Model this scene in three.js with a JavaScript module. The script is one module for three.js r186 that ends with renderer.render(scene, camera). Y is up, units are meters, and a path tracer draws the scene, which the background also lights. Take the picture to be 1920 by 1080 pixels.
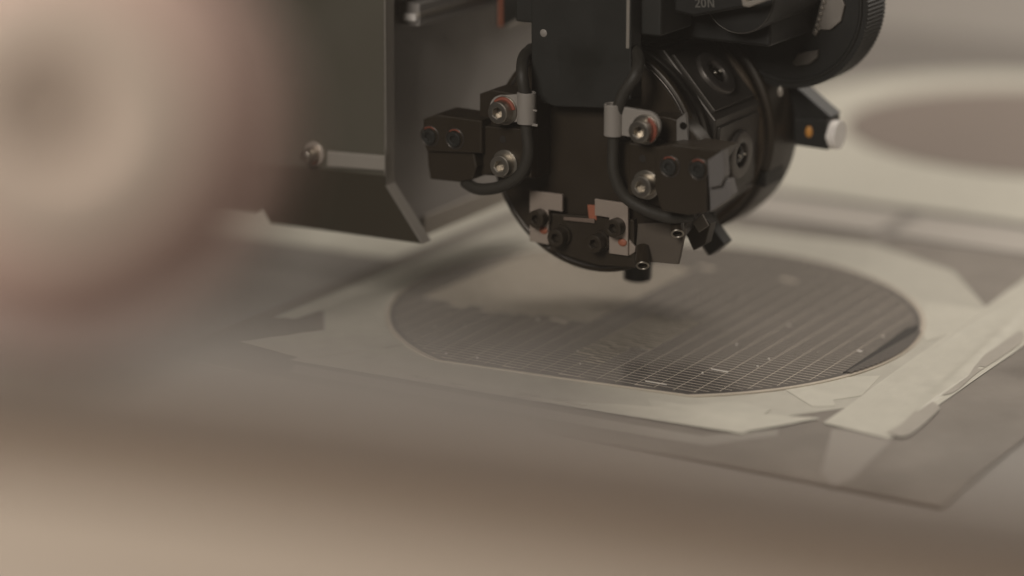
import * as THREE from 'three';
import { RoundedBoxGeometry } from 'three/addons/geometries/RoundedBoxGeometry.js';
import { TextGeometry } from 'three/addons/geometries/TextGeometry.js';
import { FontLoader } from 'three/addons/loaders/FontLoader.js';
import { mergeGeometries } from 'three/addons/utils/BufferGeometryUtils.js';
import { RectAreaLightUniformsLib } from 'three/addons/lights/RectAreaLightUniformsLib.js';

// ---------------------------------------------------------------- camera, light, exposure
const FPX = 5000, PITCH = 0.27768, AZ = 0.53525;             // long macro lens; machine axes turned AZ about the vertical
const CAM = new THREE.Vector3(-0.04051, 0.21539, 0.7308);
const scene = new THREE.Scene();
scene.background = new THREE.Color(0, 0, 0);
const camera = new THREE.PerspectiveCamera(2 * Math.atan(540 / FPX) * 180 / Math.PI, 16 / 9, 0.02, 20);
camera.position.copy(CAM); camera.rotation.set(-PITCH, 0, 0);
camera.focus = 0.703; camera.userData.fStop = 3.7;
camera.updateProjectionMatrix(); camera.updateMatrixWorld();
const renderer = new THREE.WebGLRenderer({ antialias: true });
renderer.toneMapping = THREE.LinearToneMapping; renderer.toneMappingExposure = 2.3;
renderer.shadowMap.enabled = true;
RectAreaLightUniformsLib.init();

const lampColor = new THREE.Color().setRGB(1, 0.925, 0.835);
function lampPanel(name, label, [x, y, z], target, w, h, nits) {
  const g = new THREE.Group(); g.name = name; g.position.set(x, y, z); g.lookAt(...target); scene.add(g);   // +z looks at the target
  g.userData = { label, category: 'lamp' };
  const box = new THREE.Mesh(new RoundedBoxGeometry(w + 0.03, h + 0.03, 0.04, 2, 0.008), new THREE.MeshStandardMaterial({ color: 0xd8d6d0, roughness: 0.6 }));
  box.name = 'housing'; box.position.z = -0.026; box.castShadow = box.receiveShadow = true; g.add(box);
  const pan = new THREE.Mesh(new THREE.BoxGeometry(w, h, 0.004), new THREE.MeshStandardMaterial({ color: 0xffffff, emissive: lampColor, emissiveIntensity: 1.5 }));
  pan.name = 'diffuser'; pan.position.z = -0.003; g.add(pan);
  const l = new THREE.RectAreaLight(lampColor, nits, w, h); l.rotation.y = Math.PI; l.position.z = 0.002; g.add(l);   // RectAreaLight shines along its -z
  return g;
}
lampPanel('ceiling_lamp', 'square white lamp panel above and behind the machine head', [0.62, 0.95, -0.45], [0.42, 0, -0.62], 0.55, 0.55, 5.0);
lampPanel('ceiling_lamp_001', 'added unseen fill lamp panel above the blurred foreground knob', [-0.36, 0.50, 0.74], [-0.06, 0.12, 0.30], 0.26, 0.26, 7.5);  // unseen lamp added to fill the foreground with light

// ---------------------------------------------------------------- frames and helpers (lengths in millimetres inside the machine frame)
const ex = new THREE.Vector3(Math.cos(AZ), 0, Math.sin(AZ)), ez = new THREE.Vector3(-Math.sin(AZ), 0, Math.cos(AZ));
const fwd = new THREE.Vector3(0, -Math.sin(PITCH), -Math.cos(PITCH)), upv = new THREE.Vector3(0, Math.cos(PITCH), -Math.sin(PITCH));
const ray = (px, py) => fwd.clone().add(new THREE.Vector3((px - 960) / FPX, 0, 0)).addScaledVector(upv, -(py - 540) / FPX);
const toL = (p) => [p.dot(ex) * 1000, p.y * 1000, p.dot(ez) * 1000];
const toW = (x, y, z) => new THREE.Vector3().addScaledVector(ex, x / 1000).addScaledVector(ez, z / 1000).setY(y / 1000);
const L = (px, py, z) => { const d = ray(px, py), t = (z / 1000 - CAM.dot(ez)) / d.dot(ez); return toL(CAM.clone().addScaledVector(d, t)); };       // point seen at a pixel on an upright plane of the machine
const G = (px, py, y = 0) => { const d = ray(px, py), t = (y / 1000 - CAM.y) / d.y; const l = toL(CAM.clone().addScaledVector(d, t)); return [l[0], l[2]]; };  // point on a level surface
const D = (px, py, depth) => CAM.clone().addScaledVector(ray(px, py), depth);
let seed = 7; const rnd = () => { seed = (seed * 1664525 + 1013904223) >>> 0; return seed / 4294967296; };
function noise2(x, y) { const h = (a, b) => { const s = Math.sin(a * 127.1 + b * 311.7) * 43758.5453; return s - Math.floor(s); }; const i = Math.floor(x), j = Math.floor(y), u = x - i, v = y - j, s = (t) => t * t * (3 - 2 * t); const a = h(i, j), b = h(i + 1, j), c = h(i, j + 1), d = h(i + 1, j + 1); return a + (b - a) * s(u) + (c - a) * s(v) + (a - b - c + d) * s(u) * s(v); }
const fbm = (x, y) => noise2(x, y) * .5 + noise2(x * 2.1 + 9, y * 2.1) * .27 + noise2(x * 4.3, y * 4.3 + 5) * .15 + noise2(x * 9.1, y * 9.1) * .08;

const taken = {};
const numbered = (n) => { const k = taken[n] = (taken[n] ?? -1) + 1; return k ? n + '_' + String(k).padStart(3, '0') : n; };
function thing(name, label, category, base, group) {
  const g = new THREE.Group(); g.name = numbered(name); scene.add(g); g.userData = { label, category }; if (group) g.userData.group = group;
  g.position.copy(toW(...base)); g.rotation.y = -AZ; g.base = base; return g;
}
const clean = (g) => { g = g.index ? g.toNonIndexed() : g; for (const k of Object.keys(g.attributes)) if (!['position', 'normal', 'uv'].includes(k)) g.deleteAttribute(k); return g; };
const rootOf = (o) => { while (o && !o.base) o = o.parent; return o; };
function obj(name, geos, mat, parent = scene, keep) {            // geometry in machine millimetres
  const list = (Array.isArray(geos) ? geos : [geos]).map(clean), g = list.length > 1 ? mergeGeometries(list) : list[0];
  const r = parent === scene ? null : rootOf(parent), b = r ? r.base : [0, 0, 0];
  g.translate(-b[0], -b[1], -b[2]); g.scale(.001, .001, .001);
  if (!keep) { const p = g.attributes.position, n = g.attributes.normal, uv = new Float32Array(p.count * 2);          // uv in metres by the main axis of the face
    for (let i = 0; i < p.count; i++) { const ax = Math.abs(n.getX(i)), ay = Math.abs(n.getY(i)), az = Math.abs(n.getZ(i)); const [u, v] = ay >= ax && ay >= az ? [p.getX(i), p.getZ(i)] : ax >= az ? [p.getZ(i), p.getY(i)] : [p.getX(i), p.getY(i)]; uv[2 * i] = u; uv[2 * i + 1] = v; }
    g.setAttribute('uv', new THREE.BufferAttribute(uv, 2)); }
  const m = new THREE.Mesh(g, mat); m.name = name; m.castShadow = m.receiveShadow = true;
  if (parent === scene) { m.rotation.y = -AZ; m.name = numbered(name); }
  parent.add(m); return m;
}
const tag = (o, label, category, group) => { o.userData = { ...o.userData, label, category }; if (group) o.userData.group = group; return o; };
const structure = (o) => { o.userData.kind = 'structure'; return o; };
const box = (x0, x1, y0, y1, z0, z1, r = 0.35) => new RoundedBoxGeometry(Math.abs(x1 - x0), Math.abs(y1 - y0), Math.abs(z1 - z0), 2, Math.min(r, Math.abs(x1 - x0) / 2.1, Math.abs(y1 - y0) / 2.1, Math.abs(z1 - z0) / 2.1)).translate((x0 + x1) / 2, (y0 + y1) / 2, (z0 + z1) / 2);
function shapeOf(pts) { const s = new THREE.Shape(); pts.forEach((p, i) => i ? s.lineTo(p[0], p[1]) : s.moveTo(p[0], p[1])); s.closePath(); return s; }
function ext(pts, z0, z1, bev = 0.25) {                           // upright plate: outline in x,y, thickness along z
  const s = pts instanceof THREE.Shape ? pts : shapeOf(pts), b = Math.min(bev, (z1 - z0) / 2.2);
  return new THREE.ExtrudeGeometry(s, { depth: z1 - z0 - 2 * b, bevelEnabled: b > 0, bevelThickness: b, bevelSize: b, bevelOffset: -b, bevelSegments: 2, curveSegments: 20 }).translate(0, 0, z0 + b);
}
const px = (z, ...q) => q.map(([a, b]) => L(a, b, z).slice(0, 2));
function flat(pts, y0, y1, bev = 0.05) {                          // level sheet: outline in x,z
  const s = shapeOf(pts.map(([x, z]) => [x, -z])), b = Math.min(bev, (y1 - y0) / 2.2);
  return new THREE.ExtrudeGeometry(s, { depth: y1 - y0 - 2 * b, bevelEnabled: b > 0, bevelThickness: b, bevelSize: b, bevelOffset: -b, bevelSegments: 1 }).rotateX(-Math.PI / 2).translate(0, y0 + b, 0);
}
const cylz = (x, y, z0, z1, r, r2 = r, n = 40) => new THREE.CylinderGeometry(r2, r, z1 - z0, n).rotateX(Math.PI / 2).translate(x, y, (z0 + z1) / 2);
const lathez = (x, y, z, prof, n = 48) => new THREE.LatheGeometry(prof.map(([r, h]) => new THREE.Vector2(r, h)), n).rotateX(Math.PI / 2).translate(x, y, z);   // profile r, height towards +z
const tube = (pts, r, n = 60, rs = 14) => new THREE.TubeGeometry(new THREE.CatmullRomCurve3(pts.map((p) => new THREE.Vector3(...p))), n, r, rs);

// ---------------------------------------------------------------- procedural materials
function tex(n, fn, color, rep) {
  const d = new Uint8Array(n * n * 4);
  for (let j = 0; j < n; j++) for (let i = 0; i < n; i++) { const c = fn(i / n, j / n, i, j); for (let k = 0; k < 3; k++) d[(j * n + i) * 4 + k] = Math.max(0, Math.min(255, (Array.isArray(c) ? c[k] : c) * 255)); d[(j * n + i) * 4 + 3] = 255; }
  const t = new THREE.DataTexture(d, n, n); t.wrapS = t.wrapT = THREE.RepeatWrapping; t.magFilter = THREE.LinearFilter; t.minFilter = THREE.LinearMipmapLinearFilter; t.generateMipmaps = true; if (color) t.colorSpace = THREE.SRGBColorSpace; t.repeat.set(rep, rep); t.needsUpdate = true; return t;
}
const wrapN = (u, v, f) => { const a = fbm(u * f, v * f), b = fbm((u - 1) * f, v * f), c = fbm(u * f, (v - 1) * f), d = fbm((u - 1) * f, (v - 1) * f); return (a * (1 - u) + b * u) * (1 - v) + (c * (1 - u) + d * u) * v; };
const speck = tex(256, (u, v) => .55 + .45 * wrapN(u, v, 40), false, 60);
const smear = tex(256, (u, v) => .45 + .5 * wrapN(u, v, 7), false, 14);
const std = (r, g, b, o = {}) => new THREE.MeshStandardMaterial({ color: new THREE.Color().setRGB(r, g, b), roughness: .5, ...o });
const M = {
  darkest: std(.005, .005, .004, { roughness: .8, roughnessMap: smear }),
  black: std(.013, .013, .011, { roughness: .75, roughnessMap: smear, bumpMap: speck, bumpScale: .00002 }),
  anodVeiled: std(.029, .021, .013, { roughness: .62, metalness: .2, roughnessMap: smear, bumpMap: speck, bumpScale: .00002 }),  // black with the warm veil over the lower head mixed into its colour
  turret: std(.07, .063, .056, { roughness: .65, metalness: .5, roughnessMap: smear }),
  rim: std(.10, .09, .082, { roughness: .35, metalness: .8 }),
  steel: std(.42, .385, .335, { roughness: .55, metalness: 1, roughnessMap: smear }),
  dull: std(.30, .27, .235, { roughness: .75, metalness: .4, roughnessMap: smear }),
  bare: std(.31, .283, .25, { roughness: .8, metalness: .25, roughnessMap: smear }),
  panel: std(.085, .077, .058, { roughness: .9, roughnessMap: smear, bumpMap: speck, bumpScale: .00003 }),
  wall: std(.27, .25, .235, { roughness: .7, roughnessMap: smear }),
  nylon: std(.25, .228, .205, { roughness: .55 }),
  rubber: std(.025, .022, .017, { roughness: .6 }),
  rust: std(.22, .055, .03, { roughness: .6 }),
  copper: std(.30, .10, .055, { roughness: .6 }),
  plateGrey: std(.36, .30, .255, { roughness: .55, metalness: .3, roughnessMap: smear }),
  glass: std(.008, .007, .006, { roughness: .05 }),
  white: std(.78, .74, .70, { roughness: .5 }),
  led: std(.55, .25, .05, { roughness: .4 }),
};

// ---------------------------------------------------------------- bench, back wall
const bench = obj('bench_top', box(-900, 900, -24, -1.45, -1500, 175, 4), std(.27, .247, .225, { roughness: .62, roughnessMap: smear, bumpMap: speck, bumpScale: .00002 })); structure(bench);
const back = obj('back_wall', box(-1900, 1900, -24, 1500, -1560, -1520, 2), std(.62, .58, .52, { roughness: .9 })); structure(back);

// ---------------------------------------------------------------- carrier plate with tape, film and wafer
function tray(cx, cz, label) {
  const g = thing('carrier_plate', label, 'plate', [cx, -1.45, cz]);
  obj('sheet', flat([[cx - 97, cz - 113], [cx + 129, cz - 113], [cx + 129, cz + 103], [cx - 97, cz + 103]], -1.45, -.62, .3), M.traySheet, g);
  return g;
}
const brushed = tex(256, (u, v) => .42 + .4 * wrapN(u, v, 9) + .18 * wrapN(u, v, 60), false, 9);
M.traySheet = std(.27, .243, .218, { roughness: .75, metalness: .25, roughnessMap: brushed, bumpMap: brushed, bumpScale: .00004, map: tex(256, (u, v) => { const s = .80 + .28 * wrapN(u, v, 6); return [s, s * .995, s * .985]; }, true, 9) });
tray(0, 0, 'grey metal carrier plate under the taped chip wafer');

const tapeTone = tex(256, (u, v) => { const s = .90 + .10 * wrapN(u, v, 12); return [s, s * .995, s * .98]; }, true, 20);
const tapeOne = std(.54, .52, .465, { roughness: .42, map: tapeTone }), tapeTwo = std(.63, .61, .545, { roughness: .38, map: tapeTone });
function tapeQuad(label, c, y, mat, wr, name = 'tape_strip') {       // four corners in x,z; a subdivided strip with wrinkles
  const n = 60, m = 20, pos = [], idx = [];
  for (let s = 0; s < 2; s++) for (let j = 0; j <= m; j++) for (let i = 0; i <= n; i++) {
    const u = i / n, v = j / m, e = noise2(u * 23 + c[0][0], v * 9) - .5;
    let x = (c[0][0] * (1 - u) + c[1][0] * u) * (1 - v) + (c[3][0] * (1 - u) + c[2][0] * u) * v, z = (c[0][1] * (1 - u) + c[1][1] * u) * (1 - v) + (c[3][1] * (1 - u) + c[2][1] * u) * v;
    const edge = (v === 0 || v === 1 || u === 0 || u === 1) ? .5 : 0; x += e * edge; z += e * edge * .6;
    pos.push(x, y + (s ? 0 : .1) + wr(u, v), z);
  }
  const W = n + 1, S = W * (m + 1);
  for (let j = 0; j < m; j++) for (let i = 0; i < n; i++) { const a = j * W + i; idx.push(a, a + W, a + 1, a + 1, a + W, a + W + 1, S + a, S + a + 1, S + a + W, S + a + 1, S + a + W + 1, S + a + W); }
  for (let i = 0; i < n; i++) for (const a of [i, m * W + i]) idx.push(a, a + 1, S + a, a + 1, S + a + 1, S + a);
  for (let j = 0; j < m; j++) for (const a of [j * W, j * W + n]) idx.push(a, a + W, S + a, a + W, S + a + W, S + a);
  const g = new THREE.BufferGeometry(); g.setAttribute('position', new THREE.Float32BufferAttribute(pos, 3)); g.setIndex(idx); g.computeVertexNormals();
  const cx = (c[0][0] + c[2][0]) / 2, cz = (c[0][1] + c[2][1]) / 2, t = thing(name, label, 'tape', [cx, y, cz], 'white tape strips round the wafer');
  obj('strip', g, mat, t); return t;
}
const sheet = thing('backing_sheet', 'eight-cornered white sheet lying under the round chip wafer', 'sheet', [0, -.6, 0]);
obj('sheet', flat([[-62, -84], [-30, -99], [24, -103], [57, -86], [84, -48], [88, 30], [82, 50], [70, 66], [66, 80], [-42, 88], [-66, 70], [-84, 44], [-86, -40]], -.6, -.48, .03), tapeOne, sheet);
const right = tapeQuad('wide white tape strip running along the plate beside the wafer, one edge blistered grey', [[82, 64.5], [101, 67.6], [103, -118], [78, -112]], -.45, tapeTwo, (u, v) => .5 * Math.exp(-(((v - .45 - .25 * Math.sin(u * 5)) / .1) ** 2)) * (u > .08 && u < .9 ? 1 : 0) + .12 * fbm(u * 8, v * 4));
{ const blister = (pts, hole) => { const s = new THREE.Shape(); const p = pts.map(([a, b]) => { const q = G(a, b, -.2); return new THREE.Vector2(q[0], -q[1]); }); s.setFromPoints(new THREE.SplineCurve([...p, p[0]]).getPoints(60)); if (hole) { const q = G(hole[0], hole[1], -.2); const h = new THREE.Path(); h.absellipse(q[0], -q[1], hole[2], hole[2] * 1.4, 0, Math.PI * 2); s.holes.push(h); } return new THREE.ExtrudeGeometry(s, { depth: .05, bevelEnabled: false }).rotateX(-Math.PI / 2).translate(0, -.12, 0); };
  const m = std(.46, .43, .39, { roughness: .35, map: tapeTone });
  obj('loose_patch', blister([[1662, 812], [1702, 818], [1755, 775], [1760, 762], [1738, 752], [1712, 775], [1690, 795]]), m, right);
  obj('loose_patch', blister([[1758, 742], [1790, 735], [1832, 700], [1880, 668], [1918, 640], [1912, 622], [1870, 650], [1838, 672], [1808, 704], [1778, 722]], [1840, 690, .9]), m, right); }
tapeQuad('white tape strip across the front of the wafer with faint pen marks', [[-63, 90], [68, 82.5], [70, 66], [-60, 70]], -.44, tapeOne, (u, v) => .1 * fbm(u * 9, v * 3));
tapeQuad('narrow white tape strip on the wafer side facing the dark machine cover', [[-90, 60], [-84, 58], [-66, -70], [-88, -74]], -.43, tapeOne, (u, v) => .25 * fbm(u * 6, v * 3));
tapeQuad('short white tape piece at the front corner under the pale film edge', [[10, 86], [67, 82.6], [80, 62], [30, 78]], -.29, tapeTwo, (u, v) => .08 * fbm(u * 4, v * 3), 'tape_piece');
tapeQuad('short white tape piece laid slantwise behind the pen-marked strip', [[-84, 84], [-58, 88], [-44, 62], [-70, 62]], -.30, tapeOne, (u, v) => .12 * fbm(u * 4, v * 3), 'tape_piece');
{ const facet = (label, q, y, m) => { const p = q.map(([a, b]) => G(a, b, y)), t = thing('tape_piece', label, 'tape', [p[0][0], y - .05, p[0][1]], 'white tape strips round the wafer'); obj('strip', flat(p, y - .05, y + .03, .02), m, t); };
  facet('angular white tape piece on the sheet between broken wafer edge and strip', [[1462, 724], [1524, 763], [1566, 761], [1562, 750], [1616, 742], [1652, 704], [1570, 708]], -.38, tapeTwo);
  facet('pointed white tape piece on the sheet beside the dark notch', [[1740, 566], [1846, 582], [1812, 616], [1736, 640], [1722, 612]], -.40, tapeTwo);
  facet('flat white tape piece over the pen-marked strip at its clean end', [[1212, 746], [1238, 782], [1384, 808], [1446, 768], [1380, 752], [1290, 760]], -.22, std(.60, .58, .52, { roughness: .4, map: tapeTone })); }
{ const t = thing('clear_tape', 'clear hazy tape scrap on bare metal beside the white strip end', 'tape', [92, -.6, 80]);
  obj('strip', flat([G(1540, 880), G(1560, 800), G(1640, 800), G(1672, 822), G(1600, 890), G(1562, 905)], -.6, -.52, .02), std(.315, .285, .255, { roughness: .4 }), t); }
{ const t = thing('clear_tape', 'clear hazy tape border along the plate front in front of the pen marks', 'tape', [0, -.6, 92]);
  obj('strip', flat([[-60, 92], [60, 88], [74, 74], [76, 79], [64, 94], [-58, 98]], -.6, -.53, .02), std(.30, .275, .245, { roughness: .4 }), t); }
{ // pen marks on the front strip
  const t = thing('pen_marks', 'faint illegible grey pen strokes on the front tape strip', 'writing', [-5, -.33, 82]), ink = std(.33, .30, .27, { roughness: .8 });
  const strokes = []; const word = (x, z, n, h) => { for (let k = 0; k < n; k++) { const a = [x + k * 1.3, -.20, z + .4 * rnd()], b = [x + k * 1.3 + .9 + .5 * rnd(), -.20, z - h * (.5 + .5 * rnd())]; strokes.push(tube([a, [(a[0] + b[0]) / 2 + .25, -.2, (a[2] + b[2]) / 2], b], .16, 8, 6)); } };
  word(-28, 86, 5, 2.4); word(-16, 85.6, 4, 1.8); word(4, 84.2, 5, 3); word(15, 83.6, 7, 1.8);
  obj('strokes', strokes, ink, t); }

const waferY = -.055, PC = 5.4, PR = 2.05;
const streetMat = std(.36, .30, .25, { roughness: .45 });
const dieTop = tex(256, (u, v, i, j) => { const gx = i % 16, gy = j % 32; const line = gx < 3 || gy < 4; const s = .62 + .22 * wrapN(u, v, 24) + (line ? .22 : 0); return [s, s * .98, s * .96]; }, true, 1000 / 5.4);
const dieMat = new THREE.MeshPhysicalMaterial({ color: new THREE.Color().setRGB(.325, .312, .314), roughness: .13, metalness: .6, map: dieTop });
const residue = std(.07, .062, .05, { roughness: .5, metalness: .3 });
const wafer = thing('silicon_wafer', 'round silicon wafer diced into rows of tiny grey chips', 'wafer', [0, -.48, 0]);
{ const ring = (r, y0, y1) => new THREE.CylinderGeometry(r, r, y1 - y0, 160).translate(0, (y0 + y1) / 2, 0);
  const rim = []; for (let k = 0; k < 200; k++) { const a = k / 200 * Math.PI * 2, x = 76.8 * Math.cos(a), z = 76.8 * Math.sin(a); rim.push([x, Math.min(z, 67.6 - .11 * x)]); }
  obj('dicing_film', flat(rim, -.46, waferY, .03), std(.60, .535, .46, { roughness: .14, map: tapeTone }), wafer);
  const die = (x0, x1, z0, z1, y1) => { const g = new THREE.BoxGeometry(x1 - x0, y1 - waferY, z1 - z0).translate((x0 + x1) / 2, (waferY + y1) / 2, (z0 + z1) / 2); return g; };
  const nC = Math.ceil(75 / PC);
  for (let c = -nC; c < nC; c++) {
    const full = [], thin = []; const x0 = c * PC + .13, x1 = (c + 1) * PC - .13, xm = (x0 + x1) / 2;
    for (let r = -40; r < 40; r++) {
      const z0 = r * PR + .21, z1 = (r + 1) * PR - .21, far = Math.max(Math.hypot(x0, z0), Math.hypot(x1, z0), Math.hypot(x0, z1), Math.hypot(x1, z1));
      let a = x0, b = x1; if (far > 75) { const zz = Math.max(Math.abs(z0), Math.abs(z1)); const lim = zz < 75 ? Math.sqrt(75 * 75 - zz * zz) : 0; a = Math.max(a, -lim); b = Math.min(b, lim); if (b - a < .5) continue; }
      if (z1 > 66.2 - .11 * xm) continue;                                                       // the flat of the wafer
      if (x0 > 69.5) continue;                                                                 // the broken column, built below
      const wob = 12 * (noise2(c * .9 + 40, 3.3) - .5);
      const bare = (xm > -1 && xm < 18 && z0 > 4 + wob && z0 < 50 + wob - (xm > 10 ? 16 : 0)) || (xm > -66 && xm < -12 && z0 < 20 + wob && z0 > -46 + wob);
      if (bare) { const m = a + (b - a) * (.3 + .4 * rnd()), j = () => (xm > -1 ? .55 : .3) * (rnd() - .3), j1 = j(), j2 = j(), w = xm > -1 ? 1.0 : .8; thin.push(die(a - .1, m, z0 + j1, z0 + j1 + w, waferY + .03), die(m, b + .1, z0 + j2, z0 + j2 + w, waferY + .03)); }
      else if (rnd() > .004) full.push(die(a, b, z0, z1, -.004 - .012 * rnd()));
    }
    if (full.length) obj('die_column', full, dieMat, wafer).userData.kind = 'stuff';
    if (thin.length) obj('saw_residue', thin, residue, wafer).userData.kind = 'stuff';
  }
  { const cut = (r, m) => { const o = []; for (let k = 0; k < 240; k++) { const a = k / 240 * Math.PI * 2, x = r * Math.cos(a), z = r * Math.sin(a); o.push(new THREE.Vector2(x, -Math.min(z, m - .11 * x))); } return o; };
    const sh = new THREE.Shape(cut(75.5, 66.9)); sh.holes.push(new THREE.Path(cut(73.9, 65.2)));
    obj('edge_ring', new THREE.ExtrudeGeometry(sh, { depth: .05, bevelEnabled: false }).rotateX(-Math.PI / 2).translate(0, -.053, 0), dieMat, wafer); }
  // broken edge piece beyond the crack, lifted a little, with a dark fracture gap
  const frag = []; for (let r = -13; r < 12; r++) { const z0 = r * PR, z1 = z0 + PR - .1, zz = Math.max(Math.abs(z0), Math.abs(z1)), lim = Math.sqrt(76.2 * 76.2 - zz * zz), a = 70.6 + .09 * (12 - r); if (lim - a > .4) frag.push(new THREE.BoxGeometry(lim - a, .3, PR - .16).translate((lim + a) / 2, .25, (z0 + z1) / 2)); }
  obj('broken_edge', frag, dieMat, wafer);
  obj('fracture', flat([[1580, 699], [1640, 659], [1698, 616], [1723, 609], [1718, 624], [1692, 641], [1652, 668], [1612, 691]].map(([a, b]) => G(a, b, .1)), waferY, .2, .04), std(.035, .03, .026, { roughness: .8 }), wafer);
  const chip = std(.62, .58, .53, { roughness: .4 });
  const fl = (p) => flat(p.map(([a, b]) => G(a, b)), -.01, .06, .02);
  obj('stray_chip', fl([[1645, 666], [1655, 664], [1660, 669], [1650, 671]]), chip, wafer);
  obj('stray_chip', fl([[1608, 656], [1618, 658], [1614, 660], [1607, 658]]), chip, wafer);
  obj('stray_chip', fl([[1333, 691], [1366, 697], [1364, 698.5], [1333, 692.5]]), chip, wafer);
  obj('stray_chip', fl([[1210, 714], [1250, 720.5], [1250, 722], [1210, 715.5]]), chip, wafer);
  for (let k = 0; k < 26; k++) { const a = rnd() * 6.28, r = 72 * Math.sqrt(rnd()), x = r * Math.cos(a), z = r * Math.sin(a), s = .18 + .2 * rnd(); obj('dust_grain', new THREE.IcosahedronGeometry(s, 0).translate(x, .05, z), chip, wafer); }
}

// ---------------------------------------------------------------- second tray behind
{ const cx = 14, cz = -290, g = thing('carrier_plate', 'pale tray with a second wafer standing behind the machine head', 'plate', [cx, -1.45, cz]);
  const m = std(.42, .385, .345, { roughness: .6 });
  obj('sheet', flat([[cx - 190, cz - 170], [cx + 210, cz - 170], [cx + 210, -151], [cx - 190, -151]], -1.45, -1.2, .1), std(.19, .172, .155, { roughness: .6, metalness: .2 }), g);
  const bars = thing('spacer_bar', 'pale spacer bar between the two trays, short of the dark gap', 'bar', [-60, -1.45, -132]);
  obj('bar', box(-200, 16.5, -1.45, -.7, -146, -118, .4), m, bars);
  const bar2 = thing('spacer_bar', 'pale spacer bar between the two trays, beyond the dark gap', 'bar', [120, -1.45, -132]);
  obj('bar', box(23, 330, -1.45, -.7, -146, -118, .4), m, bar2);
  const s = thing('backing_sheet', 'rounded white sheet under the second wafer behind the machine head', 'sheet', [cx, -1.2, cz]), out = [[cx - 120, -154], [cx + 140, -154]];
  for (let k = 0; k <= 24; k++) { const a = -.35 + k / 24 * (Math.PI + .7); out.push([cx + 112 * Math.cos(a), cz - 108 * Math.sin(a)]); }
  obj('sheet', flat(out, -1.2, -.85, .1), tapeTwo, s);
  const w = thing('silicon_wafer', 'plain grey-brown wafer on the tray behind the machine head', 'wafer', [cx, -.85, cz]);
  obj('disc', new THREE.CylinderGeometry(75, 75, .5, 160).translate(cx, -.6, cz), std(.25, .205, .18, { roughness: .4, metalness: .2 }), w);
}
{ const t = thing('added_bright_sheet', 'added white paper sheet that brightens the bench beside the plate behind the cover', 'paper', [-150, -1.45, -100]);  // added sheet, its white stands in for the brightly lit bench
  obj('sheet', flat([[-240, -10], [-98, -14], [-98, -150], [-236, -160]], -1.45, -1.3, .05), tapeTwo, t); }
{ const t = thing('added_shade_housing', 'unseen dark housing added above the frame to shade the front left', 'added_shade_housing', [-50, 176, -40]);  // box added out of view to keep light off the front left
  obj('shade_box', box(-120, 34, 175.8, 300, -100, -8, 3), M.black, t); }

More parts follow.
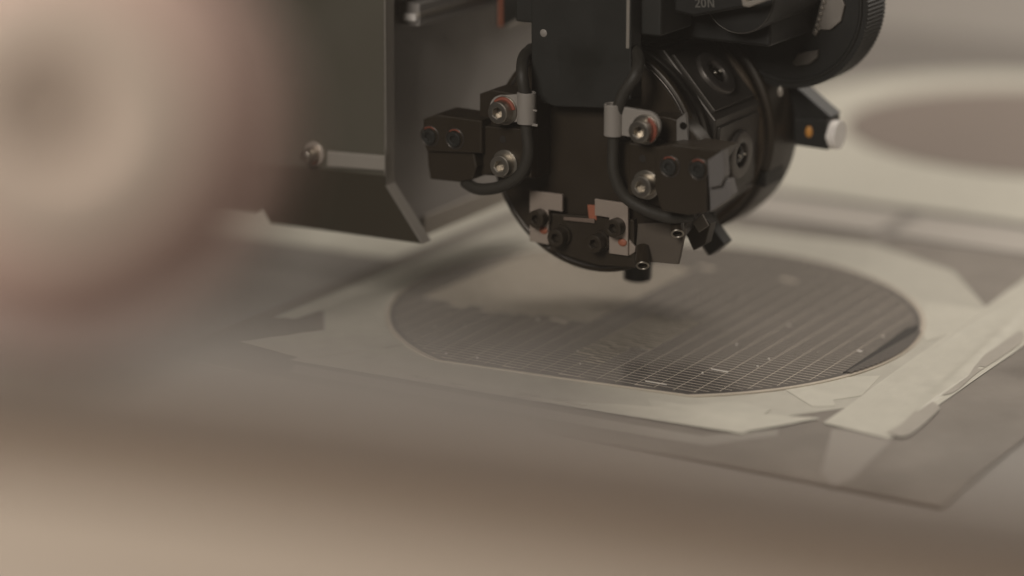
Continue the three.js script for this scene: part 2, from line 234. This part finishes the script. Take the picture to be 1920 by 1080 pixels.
// ---------------------------------------------------------------- dark machine cover
{ const z = 54, t = 4.2, P = (...q) => px(z, ...q);
  const g = thing('machine_cover', 'dark olive machine cover plate with pale edge and one bolt', 'cover', [-80, 22, z]);
  const body = P([-160, -520], [716, -520], [721, 347], [789, 457], [505, 418], [487, 388], [476, 398], [-160, 300]);
  obj('front_plate', ext(body, z - t, z, .12), M.panel, g);
  const a = L(716, -520, z), b = L(721, 347, z), c = L(789, 457, z), d = L(740, 452, z);
  // bare metal edge of the plate: a thin band let in along its right side
  const band = (p, q, w) => { const dx = q[0] - p[0], dy = q[1] - p[1], l = Math.hypot(dx, dy), nx = -dy / l, ny = dx / l; return [[p[0], p[1]], [q[0], q[1]], [q[0] + nx * w, q[1] + ny * w], [p[0] + nx * w, p[1] + ny * w]]; };
  obj('edge_band', ext([[a[0], a[1]], [a[0] + .35, a[1]], [b[0] + .35, b[1] - .1], [c[0] + .4, c[1]], [c[0], c[1] - .05], [b[0], b[1]]], z - t - .5, z - .2, .1), M.bare, g);
  const r0 = L(612, 283, z + 1), r1 = L(612, 313, z + 1), r2 = L(719, 321, z + 1), r3 = L(719, 292, z + 1), r4 = L(722, 283, z + 1), r5 = L(722, 332, z + 1);
  obj('rib', ext([r0, r3, r4, r5, r2, r1].map((p) => p.slice(0, 2)), z, z + 1.1, .5), M.bare, g);
  const bc = L(590, 288, z), bolt = obj('bolt', lathez(bc[0], bc[1], z, [[0, 5.2], [1.4, 5.2], [1.8, 4.8], [1.8, .3]], 24), M.steel, g);
  obj('washer', lathez(bc[0], bc[1], z, [[1.8, .9], [3.1, .9], [3.4, .7], [3.4, 0]], 40), std(.55, .48, .42, { roughness: .45, metalness: .6 }), bolt);
  obj('nut', new THREE.CylinderGeometry(2.5, 2.5, 2.2, 6).rotateX(Math.PI / 2).translate(bc[0], bc[1], z + 2), M.steel, bolt);
  obj('thread_paint', box(bc[0] - .3, bc[0] + 1.7, bc[1] - 2.3, bc[1] - .8, z + 1, z + 3.0, .5), M.rust, bolt);
  obj('shade_overlay', ext(px(z + .3, [430, 300], [600, 316], [722, 330], [722, 349], [787, 455], [507, 416], [489, 387], [430, 385]), z, z + .3, .08), std(.030, .023, .012, { roughness: .8 }), g);  // thin overlay, the shade below the rib put into its colour
  obj('side_panel', box(-65, -62, 20, 190, -62, 27, .4), M.wall, g); obj('side_panel', box(-65, -62.02, 23, 190, 26, 40, .4), M.wall, g);
  obj('bottom_flange', box(-62, -60.8, 20, 26, -62, 26, .3), M.dull, g);
  const e = L(770, 33, 38);
  const rail = thing('guide_rail', 'narrow metal guide rail with a bright end beside the dark cover', 'rail', [e[0], e[1], 0]);
  obj('rail', box(e[0] - 4.5, e[0] + 2.5, e[1] - 2.4, e[1] + 4, -110, 37.5, .5), M.wall, rail);
  obj('rail_lip', box(e[0] + 1.6, e[0] + 2.9, e[1] + .2, e[1] + 1.6, -108, 37.8, .2), M.dull, rail);
  obj('end_cap', box(e[0] - 1.8, e[0] + 2.2, e[1] - .8, e[1] + 1.2, 37.5, 39, .3), M.white, rail);
  const k = L(962, 20, 0), blk = thing('black_block', 'small black block with a red edge stripe above the cable clip', 'block', [k[0], k[1], 0]);
  obj('body', ext(px(0, [932, -60], [1010, -60], [1010, 12], [950, 48], [932, 48]), -20, 0, .3), M.black, blk);
  obj('stripe', ext(px(.6, [936, -60], [942, -60], [942, 50], [936, 50]), .1, .9, .1), M.copper, blk);
  obj('pale_strip', ext(px(.6, [951, 46], [1010, 10], [1010, 18], [951, 54]), -20, .5, .1), M.dull, blk);
}

// ---------------------------------------------------------------- the pick-up head
const CX = 1.6, CY = 53.7, R = 32;
const head = thing('pick_up_head', 'black round chip pick-up head with cable clips and steel screws', 'machine head', [CX, 11, 12]);
const polar = (r, deg, z) => [CX + r * Math.cos(deg * Math.PI / 180), CY + r * Math.sin(deg * Math.PI / 180), z];
{ // front disc, rims, neck, rear flange
  const disc = obj('front_disc', lathez(CX, CY, 36, [[0, 4], [29.6, 4], [30, 3.6], [31.4, 3.6], [R, 3.0], [R, 0], [0, 0]], 96), M.anodVeiled, head);
  obj('rim_ring', [new THREE.TorusGeometry(30.4, .42, 12, 120).translate(CX, CY, 39.7), new THREE.TorusGeometry(31.75, .28, 10, 120).translate(CX, CY, 36.4)], M.rim, disc);
  obj('neck', lathez(CX, CY, 25, [[0, 11.2], [29.4, 11.2], [29.4, 8], [30.4, 7.4], [30.4, 5], [28.6, 4.4], [28.6, 0]], 96), M.turret, head);
  const oct = []; for (let k = 0; k < 8; k++) { const p = polar(28.5 / Math.cos(Math.PI / 8), -3 + 22.5 + 45 * k, 0); oct.push([p[0], p[1]]); }
  obj('turret', ext(oct, -2, 25, .5), M.turret, head);
  obj('rear_flange', lathez(CX, CY, -22, [[0, 20], [28.8, 20], [29.4, 19.6], [29.4, 17], [31.4, 16.6], [R, 16], [R, 1], [31.2, 0], [0, 0]], 96), M.anodVeiled, head);
  obj('flange_key', box(...[polar(R, -22, 0)[0] - 2, polar(R, -22, 0)[0] + .9], polar(R, -22, 0)[1] - 2, polar(R, -22, 0)[1] + 2, -16, -4, .3), M.black, head);
  const place = (geo, deg, z, r0) => geo.rotateZ(deg * Math.PI / 180 - Math.PI / 2).translate(...polar(r0, deg, z));   // geometry built with +y pointing outward
  for (const deg of [-3, 42, 87, 132, 177]) {
    const pad = obj('facet_plate', place(box(-9.6, 9.6, -.4, .7, -12, 12, .3), deg, 11.5, 28.6), M.turret, head);
    const ring = obj('port', place(new THREE.LatheGeometry([[3.0, .6], [3.3, 1.9], [3.8, 2.1], [6.2, 2.1], [6.7, 1.7], [6.7, .4]].map((q) => new THREE.Vector2(...q)), 48), deg, 11.5, 28.6), M.rim2 ??= std(.10, .09, .082, { roughness: .38, metalness: .6 }), head);
    obj('port_lens', place(new THREE.SphereGeometry(3.0, 32, 20).scale(1, .55, 1), deg, 11.5, 29.0), M.glass, ring);
    obj('port_glint', place(mergeGeometries([-1, 1].map((s) => new THREE.SphereGeometry(.5, 14, 10).translate(0, 1.6, s * 1.5))), deg, 11.5, 29.0), M.steel, ring);  // two steel beads stand in for the highlight dots on the lens
  }
  // collet on the lower right facet
  const co = obj('collet', place(mergeGeometries([new THREE.CylinderGeometry(3.2, 4.2, 4, 28).translate(0, 1.8, 0).toNonIndexed(), box(-3, 3, 3.6, 9.4, -2, 3.2, .4)].map(clean)), -48, 12, 28.6), M.black, head);
  obj('collet_screw', [place(new THREE.SphereGeometry(1.3, 20, 14).translate(3.4, 2.6, 3.2), -48, 12, 28.6), place(new THREE.SphereGeometry(1.1, 20, 14).translate(1.4, 3.4, 4.4), -48, 12, 28.6)], M.steel, co);
  obj('collet_plate', place(box(2.9, 3.5, 5.6, 9.2, -2.8, 2.8, .2), -48, 12, 28.6), M.dull, co);
  // nozzle on the facet that points straight down
  const nz = obj('nozzle', place(mergeGeometries([new THREE.CylinderGeometry(4.2, 4.8, 8, 32).translate(0, 3.6, 0).toNonIndexed(), new THREE.CylinderGeometry(3.9, 4.0, 5.2, 28).translate(0, 9.6, 0)].map(clean)), -91, 12, 28.6), M.black, head);
  obj('nozzle_tip', place(new THREE.CylinderGeometry(2.6, 3.4, .6, 28).translate(0, 12.4, 0), -91, 12, 28.6), M.rubber, nz);
}
{ // upright mounting arm in front of the disc
  const z = 46, a = px(z, [993, -520], [1183, -520], [1183, 186], [1130, 203], [1040, 200], [996, 185]);
  const arm = obj('mounting_arm', ext(a, 40.2, z, .4), M.black, head);
  const e0 = L(1186, -520, z)[0];
  obj('bare_edge', box(e0 - .75, e0 + .2, L(1186, 92, z)[1], 190, 43.5, 46.15, .15), M.dull, arm);
  const r = L(1019, 62, z); obj('rivet', lathez(r[0], r[1], z, [[0, .3], [.7, .25], [1.05, 0]], 24), M.nylon, arm);
  obj('arm_shade_block', box(CX - 24, CX + 20, 88, 175, 22, 40, .6), M.black, head);  // black block put in for the shade behind the mounting arm
}
function capScrew(x, y, z, r, h, mat, parent, opt = {}) {            // socket head cap screw, washer and a touch of thread paint
  const s = new THREE.Shape(); s.absarc(0, 0, r, 0, Math.PI * 2); const hx = new THREE.Path(); for (let k = 0; k <= 6; k++) { const a = k * Math.PI / 3 + (opt.turn ?? .3); k ? hx.lineTo(r * .52 * Math.cos(a), r * .52 * Math.sin(a)) : hx.moveTo(r * .52 * Math.cos(a), r * .52 * Math.sin(a)); } s.holes.push(hx);
  const g = new THREE.ExtrudeGeometry(s, { depth: h * .6, bevelEnabled: true, bevelThickness: .25, bevelSize: .25, bevelOffset: -.25, bevelSegments: 3, curveSegments: 32 }).translate(x, y, z + h - h * .6 - .25);
  const sc = obj('screw', [g, cylz(x, y, z, z + h - h * .6, r - .02, r - .02, 32)], mat, parent);
  if (opt.washer) obj('washer', lathez(x, y, z - .05, [[r * .8, .7], [r * 1.28, .7], [r * 1.32, .55], [r * 1.32, 0]], 36), mat, sc);
  if (opt.paint) obj('thread_paint', new THREE.TorusGeometry(r * 1.1, .55, 10, 24, 2.2).rotateZ(opt.paint).translate(x, y, z + .75), M.rust, sc);
  return sc;
}
const zb = 52;
function sensorSide(o) {
  const blk = obj('sensor_carrier', o.carrier.map(([p, z0, z1]) => ext(px(z1, ...p), z0, z1, .35)), M.anodVeiled, head);
  const h = L(...o.hole, zb); obj('pin', cylz(h[0], h[1], zb - .6, zb + .12, .95), M.rim, blk);
  const pod = obj('sensor_pod', o.pod.map(([p, z0, z1]) => ext(px(z1, ...p), z0, z1, .5)), M.anodVeiled, head);
  for (const q of o.podScrews) { const c = L(...q, o.podZ); obj('recess_ring', new THREE.TorusGeometry(2.75, .2, 10, 40).translate(c[0], c[1], o.podZ + .02), o.ringMat, pod); obj('paint_arc', new THREE.TorusGeometry(2.45, .2, 8, 20, 1.4).rotateZ(.9).translate(c[0], c[1], o.podZ + .05), M.rust, pod); capScrew(c[0] - .2, c[1] - .2, o.podZ - .4, 2.1, 1.1, M.black, head); }
  const low = L(...o.low, zb + 3.4); capScrew(low[0], low[1], zb, 2.95, 3.4, M.steel, head, { washer: true, turn: .2 });
  const zc = zb + 1.4, up = L(...o.up, zc + 4), s = new THREE.Shape(), cen = L(...o.eye, zc), w = L(...o.wrap, zc), sg = Math.sign(w[0] - cen[0]), rr = 3.9;
  // loop clip: flat tongue with a round end, then a half sleeve around the cable
  s.absarc(cen[0], cen[1], rr, sg > 0 ? Math.PI / 2 : -Math.PI / 2, sg > 0 ? 1.5 * Math.PI : Math.PI / 2 , false); 
  if (sg > 0) { s.lineTo(w[0], w[1] - o.sl); s.lineTo(w[0], w[1] + o.sh); } else { s.lineTo(w[0], w[1] + o.sh); s.lineTo(w[0], w[1] - o.sl); }
  s.closePath();
  const clip = obj('cable_clip', ext(s, zb + .15, zc, .2), M.nylon, head);
  const sl = new THREE.Shape(); sl.absarc(0, 0, 2.55, 0, Math.PI * 2); const hole = new THREE.Path(); hole.absarc(0, 0, 1.8, 0, Math.PI * 2); sl.holes.push(hole);
  const hh = 8.4; obj('sleeve', new THREE.ExtrudeGeometry(sl, { depth: hh - .3, bevelEnabled: true, bevelThickness: .15, bevelSize: .15, bevelOffset: -.15, bevelSegments: 2, curveSegments: 28 }).rotateX(-Math.PI / 2).translate(w[0] + sg * .6, w[1] - hh / 2 + .3, zb + 1.2), M.nylon, clip);
  if (o.burr) obj('burr', [box(w[0] + sg * 2.9, w[0] + sg * 4.1, w[1] - .4, w[1] + .1, zb + 1.5, zb + 2, .1), box(w[0] + sg * 1.6, w[0] + sg * 4.4, w[1] - 4.4, w[1] - 3.7, zb + 1.6, zb + 2.1, .15)], M.nylon, clip);
  capScrew(up[0], up[1], zc, 2.95, 4, M.steel, head, { washer: true, paint: o.paint, turn: .5 });
  obj('cable', tube(o.cable.map(([a, b, z]) => L(a, b, z)), 1.62, 90), M.rubber, head);
}
sensorSide({
  carrier: [[[[899, 176], [921, 168], [1002, 182], [1002, 335], [899, 328]], 40.2, 49], [[[906, 236], [996, 243], [996, 333], [906, 325]], 48.5, zb]],
  hole: [943, 261], pod: [[[[793, 224], [818, 214], [903, 226], [903, 288], [800, 284], [793, 268]], 43, 54], [[[800, 278], [888, 284], [894, 312], [886, 337], [860, 342], [806, 336], [802, 310]], 44, 52.6]],
  podScrews: [[806, 255], [853, 260]], podZ: 54, ringMat: M.rim, low: [936, 312], up: [932, 212], eye: [941, 206], wrap: [983, 203], sl: 3.4, sh: 3.9, burr: true, paint: .2,
  cable: [[996, 92, 40], [982, 108, 47], [979, 140, 53], [984, 180, 53.2], [987, 240, 53.2], [990, 290, 53], [975, 328, 53], [938, 350, 53], [895, 354, 52], [872, 342, 50]],
});
sensorSide({
  carrier: [[[[1152, 262], [1238, 262], [1250, 300], [1248, 390], [1180, 372], [1152, 340]], 40.2, 49], [[[1180, 268], [1230, 274], [1230, 372], [1176, 366]], 48.5, zb]],
  hole: [1205, 297], pod: [[[[1228, 276], [1262, 270], [1352, 282], [1326, 318], [1324, 398], [1290, 404], [1240, 396], [1226, 350]], 43, 54]],
  podScrews: [[1256, 312], [1310, 317]], podZ: 54, ringMat: M.rim, low: [1201, 351], up: [1197, 248], eye: [1212, 236], wrap: [1154, 226], sl: 3.6, sh: 3.9, paint: -1.0,
  cable: [[1184, 88, 40], [1197, 106, 46], [1192, 140, 52], [1168, 178, 53.2], [1154, 226, 53.2], [1150, 275, 53], [1152, 325, 53], [1172, 368, 52], [1215, 395, 50], [1262, 408, 47], [1300, 402, 44]],
});
{ const c = L(1243, 312, 46.5); obj('carrier_disc', lathez(c[0], c[1], 41, [[0, 5.4], [12.9, 5.4], [13.4, 5], [13.4, 0]], 64), M.anodVeiled, head); }
{ // pale side plates beside the right-hand pod
  const s = obj('side_plate', [ext(px(54, [1327, 300], [1356, 281], [1359, 330], [1352, 348], [1330, 352]), 51, 54.3, .3), ext(px(53, [1328, 345], [1364, 338], [1371, 366], [1366, 374], [1330, 398]), 49, 52.6, .3)], std(.17, .16, .155, { roughness: .5, metalness: .4 }), head);
  const t = obj('stop_tab', ext(px(48, [1268, 225], [1285, 212], [1290, 270], [1268, 270]), 46.6, 48, .2), std(.22, .205, .19, { roughness: .5, metalness: .4 }), head);
  const p = L(1281, 236, 48); obj('tab_hole', cylz(p[0], p[1], 47.4, 48.08, 1.0), M.glass, t);
}
{ // lower mechanism: pale flags, black screws, tubes
  const base = obj('gripper_base', ext(px(42, [1030, 400], [1188, 412], [1190, 502], [1120, 498], [1030, 470]), 40.1, 42, .3), M.anodVeiled, head);
  const flag = (p, foot) => { const f = obj('flag_plate', ext(px(43.4, ...p), 42.5, 43.4, .12), M.plateGrey, head); if (foot) obj('foot', ext(px(43.4, ...foot), 41.6, 42.5, .1), M.plateGrey, f); return f; };
  flag([[993, 357], [1054, 365], [1054, 397], [1028, 393], [1028, 459], [993, 452]]);
  flag([[1115, 373], [1177, 382], [1177, 480], [1142, 475], [1142, 408], [1115, 404]], [[1176, 450], [1188, 466], [1187, 474], [1176, 481]]);
  for (const [a, b, paint] of [[1003, 412, [1018, 432]], [1040, 447], [1112, 458], [1148, 429, [1166, 455]]]) { const c = L(a, b, 46.5); capScrew(c[0], c[1], 43.2, 2.45, 3.2, M.anodVeiled, head, {}); const c2 = L(a, b, 45); obj('screw_washer', cylz(c[0], c[1], 42.0, 43.2, 2.9), M.anodVeiled, head); if (paint) { const q = L(...paint, 43.8); obj('paint_dab', new THREE.SphereGeometry(1.35, 18, 12).scale(1, .8, .35).translate(q[0], q[1], 43.5), M.copper, head); } }
  obj('leaf_spring', ext(px(43, [1056, 407], [1114, 411], [1114, 419], [1056, 413]), 42.4, 42.9, .1), std(.20, .15, .12, { roughness: .5, metalness: .3 }), head);
  obj('orange_tab', ext(px(43, [1099, 385], [1116, 386], [1116, 414], [1102, 412]), 41.9, 42.4, .1), M.copper, head);
  obj('shield_plate', ext(px(41.5, [1196, 420], [1254, 416], [1284, 430], [1271, 496], [1190, 489]), 40.1, 41.5, .2), std(.10, .082, .065, { roughness: .6, metalness: .3 }), head);
  const tubeAt = (a, b, z) => { const c = L(a, b, z), q = new THREE.Quaternion().setFromUnitVectors(new THREE.Vector3(0, 1, 0), new THREE.Vector3(.37, -.61, .70).normalize()); const m = (g) => g.applyQuaternion(q).translate(...c); const o = obj('vacuum_tube', m(new THREE.LatheGeometry([[1.25, -3], [1.25, 0], [1.75, 0], [1.8, -.2], [1.8, -6], [0, -6]].map((k) => new THREE.Vector2(...k)), 28)), M.anodVeiled, head); obj('tube_rim', m(new THREE.TorusGeometry(1.5, .27, 10, 32).rotateX(Math.PI / 2)), M.steel, o); obj('tube_bore', m(new THREE.CylinderGeometry(1.3, 1.3, .2, 24).translate(0, -.9, 0)), M.glass, o); };
  tubeAt(1270, 438, 46); tubeAt(1205, 498, 46);
  obj('lower_bracket', [ext(px(30, [1286, 440], [1318, 404], [1332, 420], [1322, 458], [1300, 470]), 26, 30, .3)], M.anodVeiled, head);
  obj('bracket_face', ext(px(31, [1298, 418], [1316, 402], [1328, 424], [1310, 436]), 30.1, 31, .2), M.dull, head);
}
{ // motor and housing above the turret
  const mc = L(1372, -4, 30), m = obj('motor', lathez(mc[0], mc[1], -8, [[0, 34], [9.6, 34], [10.2, 33.4], [10.2, 0], [0, 0]], 64), M.darkest, head);
  obj('motor_rim', new THREE.TorusGeometry(9.9, .16, 8, 80).translate(mc[0], mc[1], 25.9), M.turret, m);
  obj('head_housing', box(CX - 2, CX + 42, 84, 176, -30, 20, 1), M.darkest, head);
  obj('motor_plate', ext(px(32, [1210, -120], [1400, -120], [1400, 14], [1300, 32], [1215, 10]), 27, 32, .8), M.darkest, head);
  obj('angle_bracket', ext(px(33, [1386, -20], [1396, -20], [1398, 4], [1450, -10], [1452, -4], [1404, 14], [1392, 12]), 30, 33, .3), M.dull, head);
  const font = await new FontLoader().loadAsync('fonts/droid/droid_sans_bold.typeface.json');
  const tg = new TextGeometry('20N', { font, size: 2.3, depth: .08, curveSegments: 4 }), at = L(1303, 14, 32); tg.rotateZ(.1).translate(at[0], at[1], 32.02);
  obj('marking', tg, std(.10, .095, .085, { roughness: .8 }), head);
  // toothed belt pulley
  const zp = -7, A = L(1628, 0, zp), B = L(1597, 112, zp), C = L(1510, 165, zp);
  const d = 2 * (A[0] * (B[1] - C[1]) + B[0] * (C[1] - A[1]) + C[0] * (A[1] - B[1])), q = (p) => p[0] * p[0] + p[1] * p[1];
  const ux = (q(A) * (B[1] - C[1]) + q(B) * (C[1] - A[1]) + q(C) * (A[1] - B[1])) / d, uy = (q(A) * (C[0] - B[0]) + q(B) * (A[0] - C[0]) + q(C) * (B[0] - A[0])) / d, pr = Math.hypot(A[0] - ux, A[1] - uy);
  console.log('pulley', ux, uy, pr);
  const teeth = []; const nt = Math.round(pr * 2 * Math.PI / 1.15); for (let k = 0; k < nt * 2; k++) { const a = k / (nt * 2) * 6.28319, r = pr - (k % 2 ? .45 : 0); teeth.push([ux + r * Math.cos(a), uy + r * Math.sin(a)]); }
  const pul = obj('belt_pulley', [ext(teeth, zp - 12, zp, 0), new THREE.TorusGeometry(pr - 2.2, .6, 8, 80).translate(ux, uy, zp)], M.darkest, head);
  const hubShape = px(zp + 1.2, [1545, -30], [1572, -20], [1583, 10], [1576, 40], [1556, 56], [1536, 56], [1528, 68], [1522, 62], [1532, 30]);
  obj('pulley_hub', ext(hubShape, zp, zp + 1.2, .3), std(.26, .235, .21, { roughness: .45, metalness: .3 }), pul);
  const grooves = []; for (let k = 0; k < 8; k++) { const c = L(1529 + k * 3.0, 58 - k * 11, zp + 1.6); grooves.push(new THREE.SphereGeometry(.75, 12, 8).translate(c[0], c[1], zp + 1.3)); }
  obj('hub_screw_thread', grooves, M.dull, pul);
  obj('hub_foot', ext(px(zp + 2, [1494, 100], [1532, 94], [1531, 108], [1515, 121], [1490, 124], [1484, 118]), zp, zp + 1.6, .3), std(.14, .125, .11, { roughness: .4, metalness: .3 }), pul);
  // little optical sensor with pale round face
  const zs = -18, sb = obj('photo_sensor', ext(px(zs, [1488, 222], [1550, 224], [1550, 281], [1488, 272]), zs - 9, zs, .4), M.darkest, head);
  obj('sensor_bracket', ext(px(zs, [1470, 150], [1500, 172], [1556, 220], [1540, 226], [1470, 224]), zs - 8, zs - 1, .4), M.darkest, head);
  const lp = L(1517, 247, zs); obj('indicator', new THREE.SphereGeometry(1.1, 16, 12).scale(1, 1.5, .5).translate(lp[0], lp[1], zs), M.led, sb);
  const wf = L(1566, 252, zs - 4); obj('sensor_face', new THREE.CylinderGeometry(4.0, 4.0, 3, 36).rotateZ(Math.PI / 2).translate(wf[0], wf[1], zs - 4), M.white, sb);
  const bz = L(1440, 210, 0); obj('brass_collar', lathez(CX, CY, -4, [[27, 3], [30.4, 3], [30.4, 0], [27, 0]], 80), std(.06, .042, .026, { roughness: .55, metalness: .4 }), head);
  const ss = L(1466, 170, -4); obj('glint_bead', new THREE.SphereGeometry(1.2, 16, 12).scale(.8, 1.3, .6).translate(ss[0], ss[1], -3), M.dull, head);  // pale bead in place of a highlight spot
}

// ---------------------------------------------------------------- things close to the lens, far out of focus
{ const depth = .30, c = D(125, 245, depth), g = new THREE.Group(); g.name = 'round_knob'; g.position.copy(c); g.lookAt(CAM); scene.add(g);
  g.userData = { label: 'big blurred pale beige round knob with a small hollow centre', category: 'knob' };
  const k = 25e-3, lat = (p) => new THREE.LatheGeometry(p.map(([r, h]) => new THREE.Vector2(r * k, h * k)), 72).rotateX(Math.PI / 2);
  const add = (n, geo, m) => { const o = new THREE.Mesh(geo, m); o.name = n; o.castShadow = o.receiveShadow = true; g.add(o); };
  add('shaft', new THREE.CylinderGeometry(.006, .006, .05, 24).rotateZ(Math.PI / 2).translate(-.046, -.004, -.009), std(.3, .28, .25, { roughness: .5, metalness: .5 }));
  add('stand', new RoundedBoxGeometry(.016, .42, .016, 2, .002).translate(-.075, -.19, -.009), std(.3, .28, .25, { roughness: .5, metalness: .5 }));
  add('skirt', lat([[.66, .17], [.8, .15], [.94, .06], [1, -.06], [1, -.5], [.9, -.62], [0, -.62]]), std(.49, .335, .285, { roughness: .6 }));
  const capMat = std(.46, .375, .312, { roughness: .6 });
  add('cap', lat([[0, -.16], [.15, -.16], [.19, .16], [.24, .2], [.56, .2], [.64, .17], [.67, .1], [.67, -.1]]).translate(-.06 * k, .09 * k, 0), capMat);
}
{ const depth = .30, A = D(-900, 640, depth), B = D(2700, 1130, depth), g = new THREE.Group(); g.name = 'front_rail'; g.position.copy(A).add(B).multiplyScalar(.5); scene.add(g);
  g.userData = { label: 'blurred beige rail with a brown upper lip across the foreground', category: 'rail' };
  const d = B.clone().sub(A), len = d.length(), xa = d.normalize(), za = new THREE.Vector3().crossVectors(xa, new THREE.Vector3(0, 1, 0)).normalize(), ya = new THREE.Vector3().crossVectors(za, xa);
  g.quaternion.setFromRotationMatrix(new THREE.Matrix4().makeBasis(xa, ya, za)); g.rotateX(-.75);
  const add = (n, geo, m) => { const o = new THREE.Mesh(geo, m); o.name = n; o.castShadow = o.receiveShadow = true; g.add(o); };
  for (const e of [-.47, .47]) add('post', new RoundedBoxGeometry(.012, .3, .012, 2, .002).translate(len * e, -.2, 0), std(.3, .28, .25, { roughness: .5, metalness: .5 }));
  add('lip', new RoundedBoxGeometry(len, .009, .012, 3, .002).translate(0, -.0035, 0), std(.10, .066, .042, { roughness: .7 }));
  add('rail_body', new RoundedBoxGeometry(len, .05, .016, 4, .005).translate(0, -.0333, 0), std(.33, .27, .215, { roughness: .6 }));
  const at = (p) => len * ((p + 900) / 3600 - .5), gs = shapeOf([[at(-600), -.002], [at(1420), -.002], [at(1380), .001], [at(1180), .008], [at(950), .0125], [at(-600), .0135]]);   // added hazy pane standing in for the milky veil, cut away towards one end
  add('veil_pane', new THREE.ExtrudeGeometry(gs, { depth: .001, bevelEnabled: true, bevelThickness: .0002, bevelSize: .0002, bevelSegments: 1 }).translate(0, 0, -.004).rotateX(.55), new THREE.MeshPhysicalMaterial({ color: new THREE.Color().setRGB(.62, .585, .55), transmission: .70, thickness: 0, roughness: .03, ior: 1.2 }));
}
scene.fog = new THREE.FogExp2(0xfff4e8, 0.032);                   // thin fog added in place of veiling glare, lifts the blacks
renderer.render(scene, camera);
